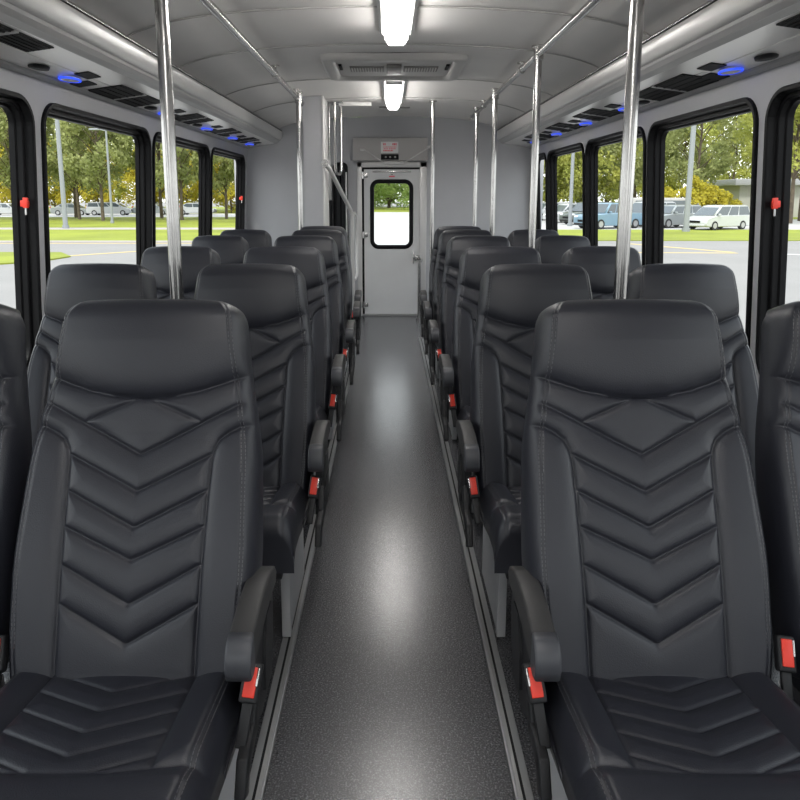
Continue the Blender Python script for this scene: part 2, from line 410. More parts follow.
pole(-.716, 2.345, 'thick grab pole behind the nearest left aisle seat')
pole(RX[0], 5.5, 'thin far grab pole beside the grey column, left of the aisle', r=.019)
pole(.755, 2.265, 'thick grab pole behind the nearest right aisle seat')
pole(RX[1], 3.79, 'second grab pole from the camera on the right, under the handrail', r=.019)
pole(RX[1], 5.27, 'third grab pole from the camera on the right, under the handrail', r=.018)
pole(RX[1], 6.37, 'farthest grab pole on the right, at the end of the handrail', r=.018)
pole(.372, 6.12, 'tall grab pole from floor to ceiling just right of the rear door', r=.017)
t = tag(empty('door_stanchion', (.307, 7.06, 0)), 'short upright bar standing on the floor against the right edge of the rear door', 'stanchion')
MB().tube([(0, 0, 0), (0, 0, .62)], .016, 14).build('tube', M['steel'], t)
MB().tube([(0, 0, 0), (0, 0, .03)], .03, 14).build('floor_flange', M['steel'], t)
b = MB(); b.tube([(0, 0, .60), (.02, .1, .60), (.04, .32, .60)], .012, 10); b.build('wall_bracket', M['steel'], t)

# column, step rail, grab loop and doorwell at the rear left
cl = tag(empty('column', (-.605, 5.95, 0)), 'grey floor to ceiling column box left of the rear door', 'column')
MB().b2(-.078, .072, -.2, .2, 0, ceil_z(.6)).build('casing', M['wall'], cl)
MB().b2(.070, .086, -.205, .2, 0, ceil_z(.6), .003).build('edge_trim', M['frame'], cl)
t = tag(empty('step_handrail', (-.35, 6.75, 0)), 'slanted tubular handrail descending from the grey column to an upright by the rear door', 'handrail')
b = MB(); b.tube([(-.165, -1.01, 1.52), (-.135, -.93, 1.48), (-.015, -.03, 1.13), (0, 0, 1.08), (0, 0, 0)], .019, 14); b.build('tube', M['frame'], t)
b = MB(); b.tube([(.0, .0, 1.06), (.02, .05, 1.10), (.035, .1, 1.06), (.035, .1, .50), (.02, .05, .46), (0, 0, .46)], .014, 12); b.build('loop', M['frame'], t)
MB().cyl((-.165, -1.0, 1.52), .03, .016, 'y', 16).build('wall_flange', M['steel'], t)
t = tag(empty('grab_loop', (-.44, 6.2, ceil_z(.44))), 'U shaped double grab rail hanging from the ceiling right of the grey column', 'grab rail')
b = MB(); b.tube([(-.02, -.05, 0), (-.02, -.05, -.56), (-.015, -.03, -.60), (.01, .06, -.60), (.022, .10, -.56), (.022, .10, 0)], .013, 12); b.build('tube', M['steel'], t)
MB().tube([(-.09, .2, 0), (-.09, .2, -.58)], .011, 12).build('tube', M['steel'], t)
MB().b2(-.13, .05, -.08, .13, -.012, 0, .003).build('ceiling_plate', M['steel'], t)
t = tag(empty('side_door', (-.50, Y1-.02, 0)), 'narrow black framed service door left of the rear door', 'door')
b = MB()
def dr(i, y): return [(p[0], y, p[1]) for p in rrect(-.075+i, .075-i, .05+i, 1.60-i, .05)]
b.rings([dr(0, .015), dr(0, -.03), dr(.012, -.036), dr(.03, -.03), dr(.032, 0)]); b.build('frame', M['black'], t)
g = MB(); g.rings([dr(.03, -.01), dr(.03, 0)], caps=(True, True)); g.build('pane', M['darkglass'], t)
b = MB(); b.b2(.052, .068, -.05, -.036, .2, 1.5, .003); b.build('edge_strip', M['frame'], t)
t = tag(empty('equipment_box', (-.64, Y1-.15, 0)), 'black equipment box standing between the column and the service door', 'box')
MB().b2(-.10, .05, -.1, .12, 0, 1.22, .01).build('body', M['black'], t)
MB().b2(-.08, .03, -.104, -.1, .85, 1.15, .003).build('front_plate', M['plastic'], t)
MB().b2(-.10, .05, .05, .12, 1.22, 1.56, .004).build('back_plate', M['racklow'], t)

# ------------------------------------------------------------------ luggage racks
def rack(sx, label, lights, vents):
    t = tag(empty('luggage_rack', (sx*WX, (Y0+Y1)/2, 1.75)), label, 'luggage rack')
    ox, oy, oz = t.location
    ya, yb = Y0+.01, Y1-.002
    def pr(poly, y0=ya, y1=yb, smooth=False):
        b = MB(); b.rings([[(sx*x-ox, y-oy, z-oz) for x, z in poly] for y in (y0, y1)], caps=(True, True))
        if not smooth: b.flat = set(range(len(b.f)))
        return b
    und = lambda x: 1.79-.1387*(x-1.17)
    lip = [(1.098, 1.912), (1.091, 1.905), (1.089, 1.897), (1.090, 1.888), (1.096, 1.862), (1.102, 1.843), (1.107, 1.834), (1.114, 1.829), (1.122, 1.828), (1.130, 1.834), (1.118, 1.85), (1.108, 1.88), (1.108, 1.912)]
    pr(lip, smooth=True).build('lip', M['rack'], t)
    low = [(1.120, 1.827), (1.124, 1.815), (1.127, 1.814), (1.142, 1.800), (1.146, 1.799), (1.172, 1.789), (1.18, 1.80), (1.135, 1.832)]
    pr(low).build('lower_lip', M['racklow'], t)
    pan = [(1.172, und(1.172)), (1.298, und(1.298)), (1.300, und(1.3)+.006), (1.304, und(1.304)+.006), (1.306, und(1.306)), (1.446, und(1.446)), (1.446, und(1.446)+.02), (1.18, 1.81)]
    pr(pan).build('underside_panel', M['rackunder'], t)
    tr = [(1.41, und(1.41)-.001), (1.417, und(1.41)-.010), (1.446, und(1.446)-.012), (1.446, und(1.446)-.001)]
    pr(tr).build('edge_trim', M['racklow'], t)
    MB().tube([(sx*1.103-ox, ya-oy, 1.920-oz), (sx*1.103-ox, yb-oy, 1.920-oz)], .0085, 12).build('top_rail', M['steel'], t)
    pr([(1.094, 1.913), (1.112, 1.913), (1.112, 1.905), (1.092, 1.905)]).build('rubber_bead', M['black'], t)
    def slab(x0, x1, y0, y1, th, off=0., up=False):
        b = MB(); vs = []
        for y in (y0, y1):
            for x in (x0, x1):
                for q in (0, 1): vs.append((sx*x-ox, y-oy, und(x)-oz-off-(th if q else -.002)))
        b.add(vs, [(0, 1, 3, 2), (4, 6, 7, 5), (0, 2, 6, 4), (1, 5, 7, 3), (0, 4, 5, 1), (2, 3, 7, 6)], True); return b
    for (y0, y1, x0, x1) in vents:
        v = slab(x0, x1, y0, y1, .004).build('air_vent', M['vent'], t); ym = (y0+y1)/2
        b = MB()
        for k in range(5):
            xx = x0+.012+(x1-x0-.024)*k/4
            q = slab(xx-.003, xx+.003, y0+.01, ym-.012, .003, .004); b.add(q.v, q.f, True)
            q = slab(xx-.003, xx+.003, ym+.012, y1-.01, .003, .004); b.add(q.v, q.f, True)
        b.build('louvre', M['vent'], v)
        slab(x0-.004, x1+.004, ym-.012, ym+.012, .007).build('divider', M['racklow'], t)
    for y in lights:
        c = (sx*1.365-ox, y-oy, und(1.365)-oz)
        pod = MB()
        R1 = [[(c[0]+r*math.cos(a)*.75, c[1]+r*1.25*math.sin(a), c[2]-z) for a in [2*PI*k/24 for k in range(24)]] for r, z in ((.052, -.002), (.050, .006), (.040, .012), (.024, .014))]
        pod.rings(R1, caps=(False, True)); po = pod.build('reading_light', M['white'], t)
        s = MB(); rg = lambda r, z: [(c[0]+r*math.cos(a)*.75, c[1]+r*1.25*math.sin(a), c[2]-z) for a in [2*PI*k/24 for k in range(24)]]
        s.rings([rg(.050, .003), rg(.054, .005), rg(.054, .010), rg(.049, .012)]); so = s.build('led_ring', M['blue'], po); so['label'] = 'glowing blue light ring'
        slab(1.255, 1.315, y-.07, y+.06, .004).build('switch_panel', M['vent'], t)
        slab(1.33, 1.42, y+.10, y+.20, .004).build('switch_panel', M['vent'], t)
        sp = MB(); R2 = [[(c[0]+r*math.cos(a)*.8, c[1]-.27+r*1.5*math.sin(a), c[2]-z) for a in [2*PI*k/20 for k in range(20)]] for r, z in ((.042, -.002), (.038, .008), (.02, .011))]
        sp.rings(R2, caps=(False, True)); sp.build('speaker', M['plastic'], t)
rack(-1, 'grey overhead luggage rack along the left windows', (1.85, 3.13, 4.43, 5.42, 6.3, 7.05), ((2.1, 2.62, 1.19, 1.29), (3.42, 4.05, 1.25, 1.42), (4.62, 5.05, 1.22, 1.40), (5.62, 6.0, 1.22, 1.40), (6.5, 6.82, 1.22, 1.40)))
rack(1, 'grey overhead luggage rack along the right windows', (1.65, 2.93, 4.18, 5.03, 5.89, 6.76), ((1.75, 2.28, 1.19, 1.29), (3.12, 3.80, 1.25, 1.42), (4.36, 4.82, 1.22, 1.40), (5.2, 5.65, 1.22, 1.40), (6.05, 6.5, 1.22, 1.40)))

# ------------------------------------------------------------------ seats
LB = math.hypot(.305, .70); ANG = math.atan2(.305, .70)
def seg_d(px, py, pts):
    d = np.full(px.shape, 9.)
    for (x0, y0), (x1, y1) in zip(pts[:-1], pts[1:]):
        dx, dy = x1-x0, y1-y0; L2 = dx*dx+dy*dy
        t = np.clip(((px-x0)*dx+(py-y0)*dy)/L2, 0, 1)
        d = np.minimum(d, np.hypot(px-x0-t*dx, py-y0-t*dy))
    return d
W_T = [-.02, 0, .03, .28, .57, .65, .75, .91, 1.0]
W_V = [.232, .238, .242, .250, .243, .234, .220, .203, .196]
def sm_interp(t, xs_, ys_):
    tt = np.linspace(-.05, 1.05, 441); v = np.interp(tt, xs_, ys_)
    k = np.ones(41)/41; v = np.convolve(np.pad(v, 20, mode='edge'), k, mode='valid')
    return np.interp(t, tt, v)
def quilt(px, s):
    """front relief of the backrest: px across, s up the back (metres)"""
    t = s/LB; S = lambda pts: [(x, tt*LB) for x, tt in pts]
    ax = np.abs(px)
    xb = .143+.006*np.clip((t-.05)/.5, 0, 1)
    arc = S([(.138, -.03), (.141, .2), (.146, .45), (.149, .54), (.153, .572), (.163, .597), (.180, .616), (.205, .633), (.26, .645)])
    d = seg_d(ax, s, arc)
    seam = S([(0, .712), (.06, .7175), (.12, .734), (.17, .757), (.2, .772), (.26, .81)])
    d_head = seg_d(ax, s, seam)
    # which region: bolster / insert
    arcx = np.interp(t, [-.1, .2, .45, .54, .572, .597, .616, .633, .645], [.138, .141, .146, .149, .153, .163, .180, .205, .26])
    bol = (ax > arcx) & (t < .645)
    chev = [S([(.207, .700), (.127, .645), (0, .557)])]
    for te, ta in ((.560, .458), (.466, .364), (.373, .280), (.278, .170), (.182, .072)): chev.append(S([(.152, te), (0, ta)]))
    dc = np.full(px.shape, 9.)
    for c in chev: dc = np.minimum(dc, seg_d(ax, s, c))
    dl = seg_d(ax, s, S([(.012, .710), (.127, .645)]))
    head = t > np.interp(ax, [0, .06, .12, .17, .2, .26], [.712, .7175, .734, .757, .772, .81])
    h = np.zeros(px.shape)
    ins = (~bol) & (~head)
    dd = np.minimum(np.minimum(dc, d), np.minimum(d_head, dl*1.6+.002))
    h = np.where(ins, .0095*(1-np.exp(-dd/.0105)) - .0028*np.exp(-(dd/.0028)**2), h)
    # pleat: each chevron swells towards its lower edge
    h = np.where(bol, .0105*(1-np.exp(-d/.013)) + .006*np.clip((ax-arcx)/.1, 0, 1) - .0028*np.exp(-(d/.0028)**2), h)
    hh = .012*(1-np.exp(-d_head/.012)) + .022*(1-np.exp(-d_head/.06)) - .0028*np.exp(-(d_head/.0028)**2)
    h = np.where(head, hh, h)
    return h
def make_back():
    NU, NV = 200, 290
    u = np.linspace(-1, 1, NU)
    u = np.sign(u)*(np.abs(u)**.85)                    # a little denser towards the edges
    base = np.concatenate([np.linspace(-.02, .93, NV-26), .93+.07*np.sin(np.linspace(0, PI/2, 27))[1:]])
    k = np.clip(1-np.abs(base-.742)/.2, 0, 1); kk = np.where(base > .93, 0, k)
    T = base[:, None]+kk[:, None]*(.06*(np.abs(u)[None, :]**2)-.03)
    # keep a row exactly on the headrest seam
    irow = int(np.argmin(np.abs(base-.742)))
    Wd = sm_interp(T, W_T, W_V)
    rc = .05
    top = np.clip((T*LB-(LB-rc))/rc, 0, 1)
    Wd = Wd - rc*.8*(1-np.sqrt(np.clip(1-top**2, 0, 1)))
    X_ = Wd*u[None, :]; S_ = T*LB
    ax = np.abs(X_)
    r = .030; e = np.clip((ax-(Wd-r))/r, 0, 1)
    edge = .045*(1-np.sqrt(np.clip(1-e**2, 0, 1)))
    seamx = Wd-.026
    groove = .003*np.exp(-((ax-seamx)/.003)**2)
    H_ = quilt(X_, S_)*(1-e**2)
    # overall side profile: lumbar swell, headrest forward
    tt = T
    prof = .012*np.sin(np.clip(tt/.6, 0, 1)*PI) + .020*np.clip((tt-.62)/.25, 0, 1)
    dome = -.018*(ax/np.maximum(Wd, .01))**2*np.clip((tt-.66)/.1, 0, 1)
    rt = .055; tp = np.clip((S_-(LB-rt))/rt, 0, 1)
    B_ = prof+dome+H_-edge-groove - .050*(1-np.sqrt(np.clip(1-tp**2, 0, 1)))
    # back face
    th = .105-.03*np.clip((tt-.3)/.7, 0, 1)
    eb = np.clip((ax-(Wd-.022))/.022, 0, 1)
    Bb = -th + .020*(1-np.sqrt(np.clip(1-eb**2, 0, 1))) + .030*(1-np.sqrt(np.clip(1-tp**2, 0, 1)))
    Bb = np.minimum(Bb, B_-.002)
    Xb = X_.copy()
    return u, X_, S_, B_, Xb, Bb, irow
def seat_xyz(x, s, b):      # across, up the back, out of the back -> seat space (seat faces -y)
    return np.stack([x, s*math.sin(ANG)-b*math.cos(ANG), .34+s*math.cos(ANG)+b*math.sin(ANG)], -1)
def shell(rows, X_, S_, B_, Xb, Bb, captop, capbot):
    F = seat_xyz(X_[rows], S_[rows], B_[rows]); K = seat_xyz(Xb[rows], S_[rows], Bb[rows])
    n, m = F.shape[:2]
    mb = MB(); loop = np.concatenate([F, K[:, ::-1]], 1)
    L = 2*m
    vs = loop.reshape(-1, 3).tolist(); fs = []
    for i in range(n-1):
        for j in range(L):
            fs.append((i*L+j, i*L+(j+1) % L, (i+1)*L+(j+1) % L, (i+1)*L+j))
    def cap(i): return [(i*L+j, i*L+j+1, i*L+L-2-j, i*L+L-1-j) for j in range(m-1)]
    if captop: fs += cap(n-1)
    if capbot: fs += cap(0)
    mb.v = [tuple(v) for v in vs]; mb.f = fs
    return mb
BK = make_back()
u_, X_, S_, B_, Xb_, Bb_, IR = BK
back_mb = shell(slice(0, IR+1), X_, S_, B_, Xb_, Bb_, False, True)
head_mb = shell(slice(IR, X_.shape[0]), X_, S_, B_, Xb_, Bb_, True, False)
def stitch_mb(sgn, lo, hi, offs):
    """dashed double stitching along both edge seams"""
    mb = MB()
    if 1:
        for off in offs:
            s = lo
            while s < hi:
                pts = []
                for q in (s, s+.005):
                    t = q/LB; W = float(sm_interp(np.array([t]), W_T, W_V)[0])
                    top = min(1, max(0, (q-(LB-.05))/.05)); W -= .04*(1-math.sqrt(max(0, 1-top**2)))
                    xx = W-off
                    i = int(np.argmin(np.abs(S_[:, -1]-q))); j = int(np.argmin(np.abs(X_[i]-xx)))
                    pts.append(seat_xyz(np.array(sgn*X_[i, j]), np.array(S_[i, j]), np.array(B_[i, j]+.0004)))
                a, c = Vector(pts[0]), Vector(pts[1])
                if (c-a).length > .001: mb.tube([a, c], .0007, 4, True)
                s += .0085
    return mb
stitch_back = [stitch_mb(q, .05, .742*LB-.02, (.0215, .0285)) for q in (-1, 1)]; stitch_head = [stitch_mb(q, .76*LB+.01, LB-.03, (.0215, .0285)) for q in (-1, 1)]

def make_cushion():
    NU, NV = 170, 170
    u = np.linspace(-1, 1, NU); y = np.concatenate([np.linspace(.06, -.375, NV-24), -.375-.055*np.sin(np.linspace(0, PI/2, 25))[1:]])
    W = .236; X1 = W*np.sign(u)*np.abs(u)**.85
    X, Yy = np.meshgrid(X1, y)
    ax = np.abs(X); d_in = seg_d(ax, Yy, [(.140, .1), (.146, -.275)]); d_fr = seg_d(ax, Yy, [(0, -.285), (.08, -.283), (.15, -.272), (.26, -.255)])
    front = Yy < np.interp(ax, [0, .08, .15, .26], [-.285, -.283, -.272, -.255])
    bol = (ax > .143) & ~front
    ch = np.full(X.shape, 9.)
    for k in range(5): ch = np.minimum(ch, seg_d(ax, Yy, [(.15, .012-.062*k), (0, -.058-.062*k)]))
    dd = np.minimum(np.minimum(ch, d_in), d_fr)
    h = np.where(front, .016*(1-np.exp(-d_fr/.03)), np.where(bol, .018*(1-np.exp(-np.minimum(d_in, d_fr*1.5)/.022)), 1.0*.0075*(1-np.exp(-dd/.016))-.0018*np.exp(-(dd/.0028)**2)))
    base = np.interp(Yy, [-.45, -.30, 0.0, .06], [.385, .382, .335, .325])
    e = np.clip((ax-(W-.045))/.045, 0, 1); fe = np.clip((-.375-Yy)/.055, 0, 1)
    Zt = base+h*(1-e**2) - .055*(1-np.sqrt(np.clip(1-e**2, 0, 1))) - .050*(1-np.sqrt(np.clip(1-fe**2, 0, 1)))
    Zt -= .003*np.exp(-((ax-(W-.03))/.003)**2)
    Wb = .228; bx = np.linspace(1, -1, 12)
    mb = MB(); rows = []
    for i in range(len(y)):
        yb = min(.06, max(-.43, y[i]))
        zb = .205+.03*(1-math.sqrt(max(0, 1-min(1, max(0, (-.36-y[i])/.085))**2)))*0
        top = [(X[i, j], Yy[i, j], Zt[i, j]) for j in range(NU)]
        sd = [(W+.004, y[i], Zt[i, -1]-.03), (W+.002, y[i], .295), (Wb-.004, y[i], .262)]
        bot = [(Wb*.95*q, y[i], .255) for q in bx]
        sl = [(-p[0], p[1], p[2]) for p in sd[::-1]]
        rows.append(top+sd+bot+sl)
    mb.rings(rows)
    L = len(rows[0]); off = (len(y)-1)*L
    mb.f.append(tuple(off+j for j in range(L))); mb.flat.add(len(mb.f)-1)
    mb.f.append(tuple(L-1-j for j in range(L))); mb.flat.add(len(mb.f)-1)
    sts = []
    for sgn in (-1, 1):
        st = MB(); sts.append(st)
        for off_ in (.024, .031):
            yy = -.36
            while yy < 0:
                i0 = int(np.argmin(np.abs(y-yy))); i1 = int(np.argmin(np.abs(y-yy-.006))); j = int(np.argmin(np.abs(X1-(W-off_))))
                if i0 != i1: st.tube([(sgn*X1[j], y[i0], Zt[i0, j]+.0004), (sgn*X1[j], y[i1], Zt[i1, j]+.0004)], .0007, 4)
                yy += .0095
    return mb, sts
cush_mb, cush_st = make_cushion()

def rot_x(a): return Matrix.Rotation(a, 3, 'X')
def make_seat(sgn, aisle):
    """sgn: side on which the aisle lies (+1 = towards +x)"""
    t = empty('bus_seat')
    bk = back_mb.build('backrest', M['leather'], t); [q.build('stitching', M['thread'], bk, fix=False) for q in stitch_back]
    hd_ = head_mb.build('headrest', M['leather'], t); [q.build('stitching', M['thread'], hd_, fix=False) for q in stitch_head]
    cu = cush_mb.build('seat_cushion', M['leather'], t); [q.build('stitching', M['thread'], cu, fix=False) for q in cush_st]
    # rear plastic shell and base frame
    b = MB(); b.b2(-.20, .20, -.33, .10, .215, .258, .008); b.build('base_frame', M['plastic'], t)
    xp = sgn*.188
    b = MB(); b.b2(xp-.010, xp+.010, -.205, .14, .010, .225, .002); b.b2(xp-.014, xp+.014, -.215, -.19, .010, .225, .002)
    b.build('pedestal', M['plate'], t)
    b = MB(); b.b2(-xp-.012, -xp+.012, -.18, .14, .0, .225, .002); b.build('pedestal', M['alu'], t)
    if aisle:
        xa = sgn*.256
        # armrest: arched pad, side view polygon (y, z), lofted with rounded edges
        prof = [(.150, .505), (.10, .522), (.04, .528), (-.03, .524), (-.09, .512), (-.117, .503), (-.130, .488), (-.134, .462), (-.128, .445), (-.11, .440), (-.05, .452), (.04, .468), (.11, .470), (.150, .468), (.165, .487)]
        cy = sum(p[0] for p in prof)/len(prof); cz = sum(p[1] for p in prof)/len(prof)
        def rg(k, x): return [(xa+x, p[0]+(cy-p[0])*k*.25, p[1]+(cz-p[1])*k) for p in prof]
        b = MB(); b.rings([rg(.12, -.0225), rg(.03, -.021), rg(0, -.018), rg(0, .018), rg(.03, .021), rg(.12, .0225)], caps=(True, True))
        ar = b.build('armrest', M['armpad'], t)
        capp = [(-.095, .514), (-.117, .506), (-.1325, .490), (-.137, .462), (-.131, .442), (-.112, .437), (-.092, .442)]
        c2y = sum(p[0] for p in capp)/7; c2z = sum(p[1] for p in capp)/7
        def rc_(k, x): return [(xa+x, p[0]+(c2y-p[0])*k, p[1]+(c2z-p[1])*k) for p in capp]
        b = MB(); b.rings([rc_(.14, -.0235), rc_(.03, -.022), rc_(0, -.0185), rc_(0, .0185), rc_(.03, .022), rc_(.14, .0235)], caps=(True, True))
        b.build('end_cap', M['armcap'], ar)
        # side panel under the armrest
        sp = [(.150, .47), (.165, .40), (.155, .32), (.12, .25), (.0, .25), (-.05, .28), (-.045, .36), (-.02, .44), (.02, .465)]
        b = MB(); b.prism(sp, xa-.012, xa+.012, 'x'); b.build('side_panel', M['plastic'], t)
        sp2 = [(.11, .43), (.12, .35), (.10, .29), (.02, .29), (.03, .36), (.06, .43)]
        b = MB(); b.prism(sp2, xa+sgn*.012, xa+sgn*.018, 'x'); b.build('side_trim', M['plastic'], t)
        b = MB(); xl = xa+sgn*.012
        for (p, q) in (((-.06, .365), (-.095, .305)), ((-.095, .305), (-.17, .295)), ((-.17, .295), (-.19, .258))):
            a = math.atan2(q[1]-p[1], q[0]-p[0]); L = math.hypot(q[0]-p[0], q[1]-p[1])
            b.box((xl, (p[0]+q[0])/2, (p[1]+q[1])/2), (.020, L+.02, .036), .004, rot_x(a))
        b.build('recline_lever', M['plastic'], t)
        for s2, yy, zz in ((sgn, -.100, .398), (-sgn, -.0, .385)):
            xb = s2*(.272 if s2 == sgn else .247)
            Rm = rot_x(-.55) @ Matrix.Rotation(s2*.12, 3, 'Y')
            b = MB(); b.box((xb, yy, zz), (.034, .022, .066), .005, Rm); b.box(Vector((xb, yy, zz))+Rm @ Vector((0, .002, -.06)), (.020, .010, .09), .003, Rm)
            bu = b.build('seat_belt_buckle', M['plastic'], t)
            b = MB(); b.box(Vector((xb, yy, zz))+Rm @ Vector((0, -.011, .002)), (.022, .006, .050), .002, Rm)
            rb = b.build('release_button', M['red'], bu); rb['label'] = 'red release button'
            b = MB(); b.box(Vector((xb+s2*.012, yy, zz))+Rm @ Vector((0, -.012, .010)), (.004, .006, .03), .001, Rm); b.build('latch_plate', M['steel'], bu)
    return t

ROWS = [1.235, 2.045, 2.850, 3.705, 4.405, 4.945]
AX = {-1: [-.522, -.466, -.474, -.479, -.476, -.494], 1: [.532, .494, .503, .512, .516, .519]}
WXS = {-1: [-1.035, -.975, -.942, -.968, -.965], 1: [1.055, .992, .960, .990, .972]}
side = {-1: 'left', 1: 'right'}
ARM_X = [0, .024, .036, .046, .046, .046]
ARM_Z = [-.018, .040, .072, .07, .07, .07]      # the armrests are set at different heights
lab_a = {0: 'black leather aisle seat nearest the camera on the %s, fully in view with chevron stitching',
         1: 'black aisle seat in the second row on the %s, directly behind the nearest one',
         2: 'black aisle seat third from the camera along the %s side of the aisle',
         3: 'black aisle seat fourth from the camera along the %s side of the aisle',
         4: 'black aisle seat fifth from the camera along the %s side of the aisle',
         5: 'farthest black aisle seat on the %s, last before the rear door'}
lab_w = {0: 'black window seat cut by the %s edge of the photo, in the nearest row',
         1: 'black window seat in the second row on the %s, beside the large clear window',
         2: 'black window seat third from the camera along the %s windows',
         3: 'black window seat fourth from the camera along the %s windows',
         4: 'farthest black window seat on the %s, only its headrest showing'}
for sx in (-1, 1):
    pa = make_seat(-sx, True); pw = make_seat(-sx, False)
    for i, y in enumerate(ROWS):
        o = pa if i == 0 else copy_tree(pa)
        for ch in o.children:
            if ch.name.startswith('armrest'): ch.location = (-sx*ARM_X[i], 0, ARM_Z[i])
            elif ch.name.startswith(('side_', 'recline')): ch.location = (-sx*ARM_X[i], 0, max(0, ARM_Z[i])*.8)
            elif ch.name.startswith('seat_belt'): ch.location.z = max(0, ARM_Z[i])*.6
            elif i and ch.name.startswith('seat_cush'): ch.location.z = .042; ch.scale.y = .82
            elif i and ch.name.startswith('base_f'): ch.location.z = .042
            elif i and ch.name.startswith('pedestal'): ch.scale.z = 1.18
        o.scale = (.905 if i else (.985 if sx > 0 else 1), 1, 1); o.location = (AX[sx][i], y, 0); tag(o, lab_a[i] % side[sx], 'seat', 'black leather bus seats')
        if i < 5:
            o = pw if i == 0 else copy_tree(pw)
            for ch in o.children:
                if i and ch.name.startswith(('seat_cush', 'base_f')): ch.location.z = .042
                if i and ch.name.startswith('seat_cush'): ch.scale.y = .82
                if i and ch.name.startswith('pedestal'): ch.scale.z = 1.18
            o.scale = ((.86 if i != 3 else .80) if i else 1, 1, 1); o.location = (WXS[sx][i], y+(.012 if i else 0), 0); tag(o, lab_w[i] % side[sx], 'seat', 'black leather bus seats')

# floor tracks
for sx, l in ((-1, 'aluminium seat track on the floor along the left edge of the aisle'), (1, 'aluminium seat track on the floor along the right edge of the aisle')):
    t = tag(empty('seat_track', (sx*.288, 2.0, 0)), l, 'seat track')
    MB().b2(-.020, .020, -3.5, 4.1, 0, .008, .002).build('rail', M['alu'], t)
    MB().b2(-sx*.016-.004, -sx*.016+.004, -3.5, 4.1, 0, .014, .002).build('edge_lip', M['alu'], t)
    MB().b2(-.003, .003, -3.5, 4.1, .008, .009).build('slot', M['black'], t)

# ------------------------------------------------------------------ outside
def slab(name, x0, x1, y0, y1, m, z=0., th=.05):
    return struct(MB().b2(x0, x1, y0, y1, GZ+z-th, GZ+z).build(name, m))
slab('road', -160, 160, -60, 260, M['asphalt'], 0, .3)
slab('lawn_right', 7.5, 120, 38.9, 51.0, M['grass'], .04)
slab('parking_lot', 7.5, 120, 51.0, 72.5, M['concrete'], .03)
slab('lawn_far_right', 7.5, 140, 72.5, 150, M['grass'], .05)
slab('lawn_left', -120, -7.5, 38.4, 51, M['grass'], .04)
slab('kerb_left', -120, -7.5, 37.6, 38.4, M['kerb'], .05)
slab('path_left', -120, -7.5, 51, 54.0, M['kerb'], .045)
slab('lawn_far_left', -120, -7.5, 54.0, 80, M['grass'], .05)
slab('lot_left', -120, -7.5, 80, 96, M['concrete'], .03)
slab('lawn_beyond_left', -140, -7.5, 96, 150, M['grass'], .05)
slab('driveway', -4.2, 4.2, 14.0, 104, M['concrete'], .02)
slab('lawn_rear', -7.5, 7.5, 104, 150, M['grass'], .05)
b = MB(); poly = [(-40, 25.0), (-14.2, 25.4), (-13.2, 26.5), (-13.0, 28.6), (-14.3, 30.6), (-40, 31.2)]
b.prism(poly, GZ, GZ+.05, 'z'); struct(b.build('lawn_island', M['grass']))
def mark(name, p, q, w, m, label):
    a = Vector((p[0], p[1], 0)); c = Vector((q[0], q[1], 0)); n = (c-a).normalized().cross(Vector((0, 0, 1)))*w/2
    b = MB(); b.prism([tuple((a+n).xy), tuple((a-n).xy), tuple((c-n).xy), tuple((c+n).xy)], GZ, GZ+.012, 'z')
    return tag(b.build(name, m), label, 'road marking')
mark('lane_marking', (12.5, 36.5), (15.2, 31.0), .32, M['yellow'], 'faded yellow line slanting across the road outside the right windows')
mark('lane_marking', (9.5, 31.0), (15.2, 30.6), .25, M['yellow'], 'short level yellow line on the road outside the right windows')
mark('lane_marking', (15.8, 30.4), (24, 27.6), .22, M['whitepaint'], 'long white line on the road outside the right windows')
mark('lane_marking', (-8.5, 36.9), (-40, 36.9), .3, M['yellow'], 'yellow line beside the kerb outside the left windows')
mark('lane_marking', (-8.0, 35.5), (-13.5, 29.0), .3, M['yellow'], 'yellow line slanting across the road outside the left windows')

# light poles
def lightpole(x, y, h, r, heads, label):
    t = tag(empty('light_pole', (x, y, GZ+.04)), label, 'light pole')
    MB().tube([(0, 0, 0), (0, 0, h)], [r, r*.7], 14).build('post', M['pole'], t)
    b = MB(); b.cyl((0, 0, .12), r*1.4, .24, 'z', 14); b.build('base', M['pole'], t)
    for s in heads:
        b = MB(); b.tube([(0, 0, h-.1), (s*.5, 0, h)], .04, 8); b.build('arm', M['pole'], t)
        b = MB(); b.box((s*.95, 0, h+.02), (.95, .4, .16), .05); b.build('lamp_head', M['pole'], t)
lightpole(-24.1, 52.6, 17, .18, (-1, 1), 'tall thick grey light pole on the left lawn, running above the window')
lightpole(-24.4, 62.3, 8.0, .12, (-1, 1), 'shorter double headed light pole farther back on the left lawn')
lightpole(20.3, 48.2, 17, .19, (-1, 1), 'tall grey light pole on the right lawn in front of the parked cars')
lightpole(14.6, 57.0, 15, .15, (-1, 1), 'thin light pole among the cars parked farther down the lot')

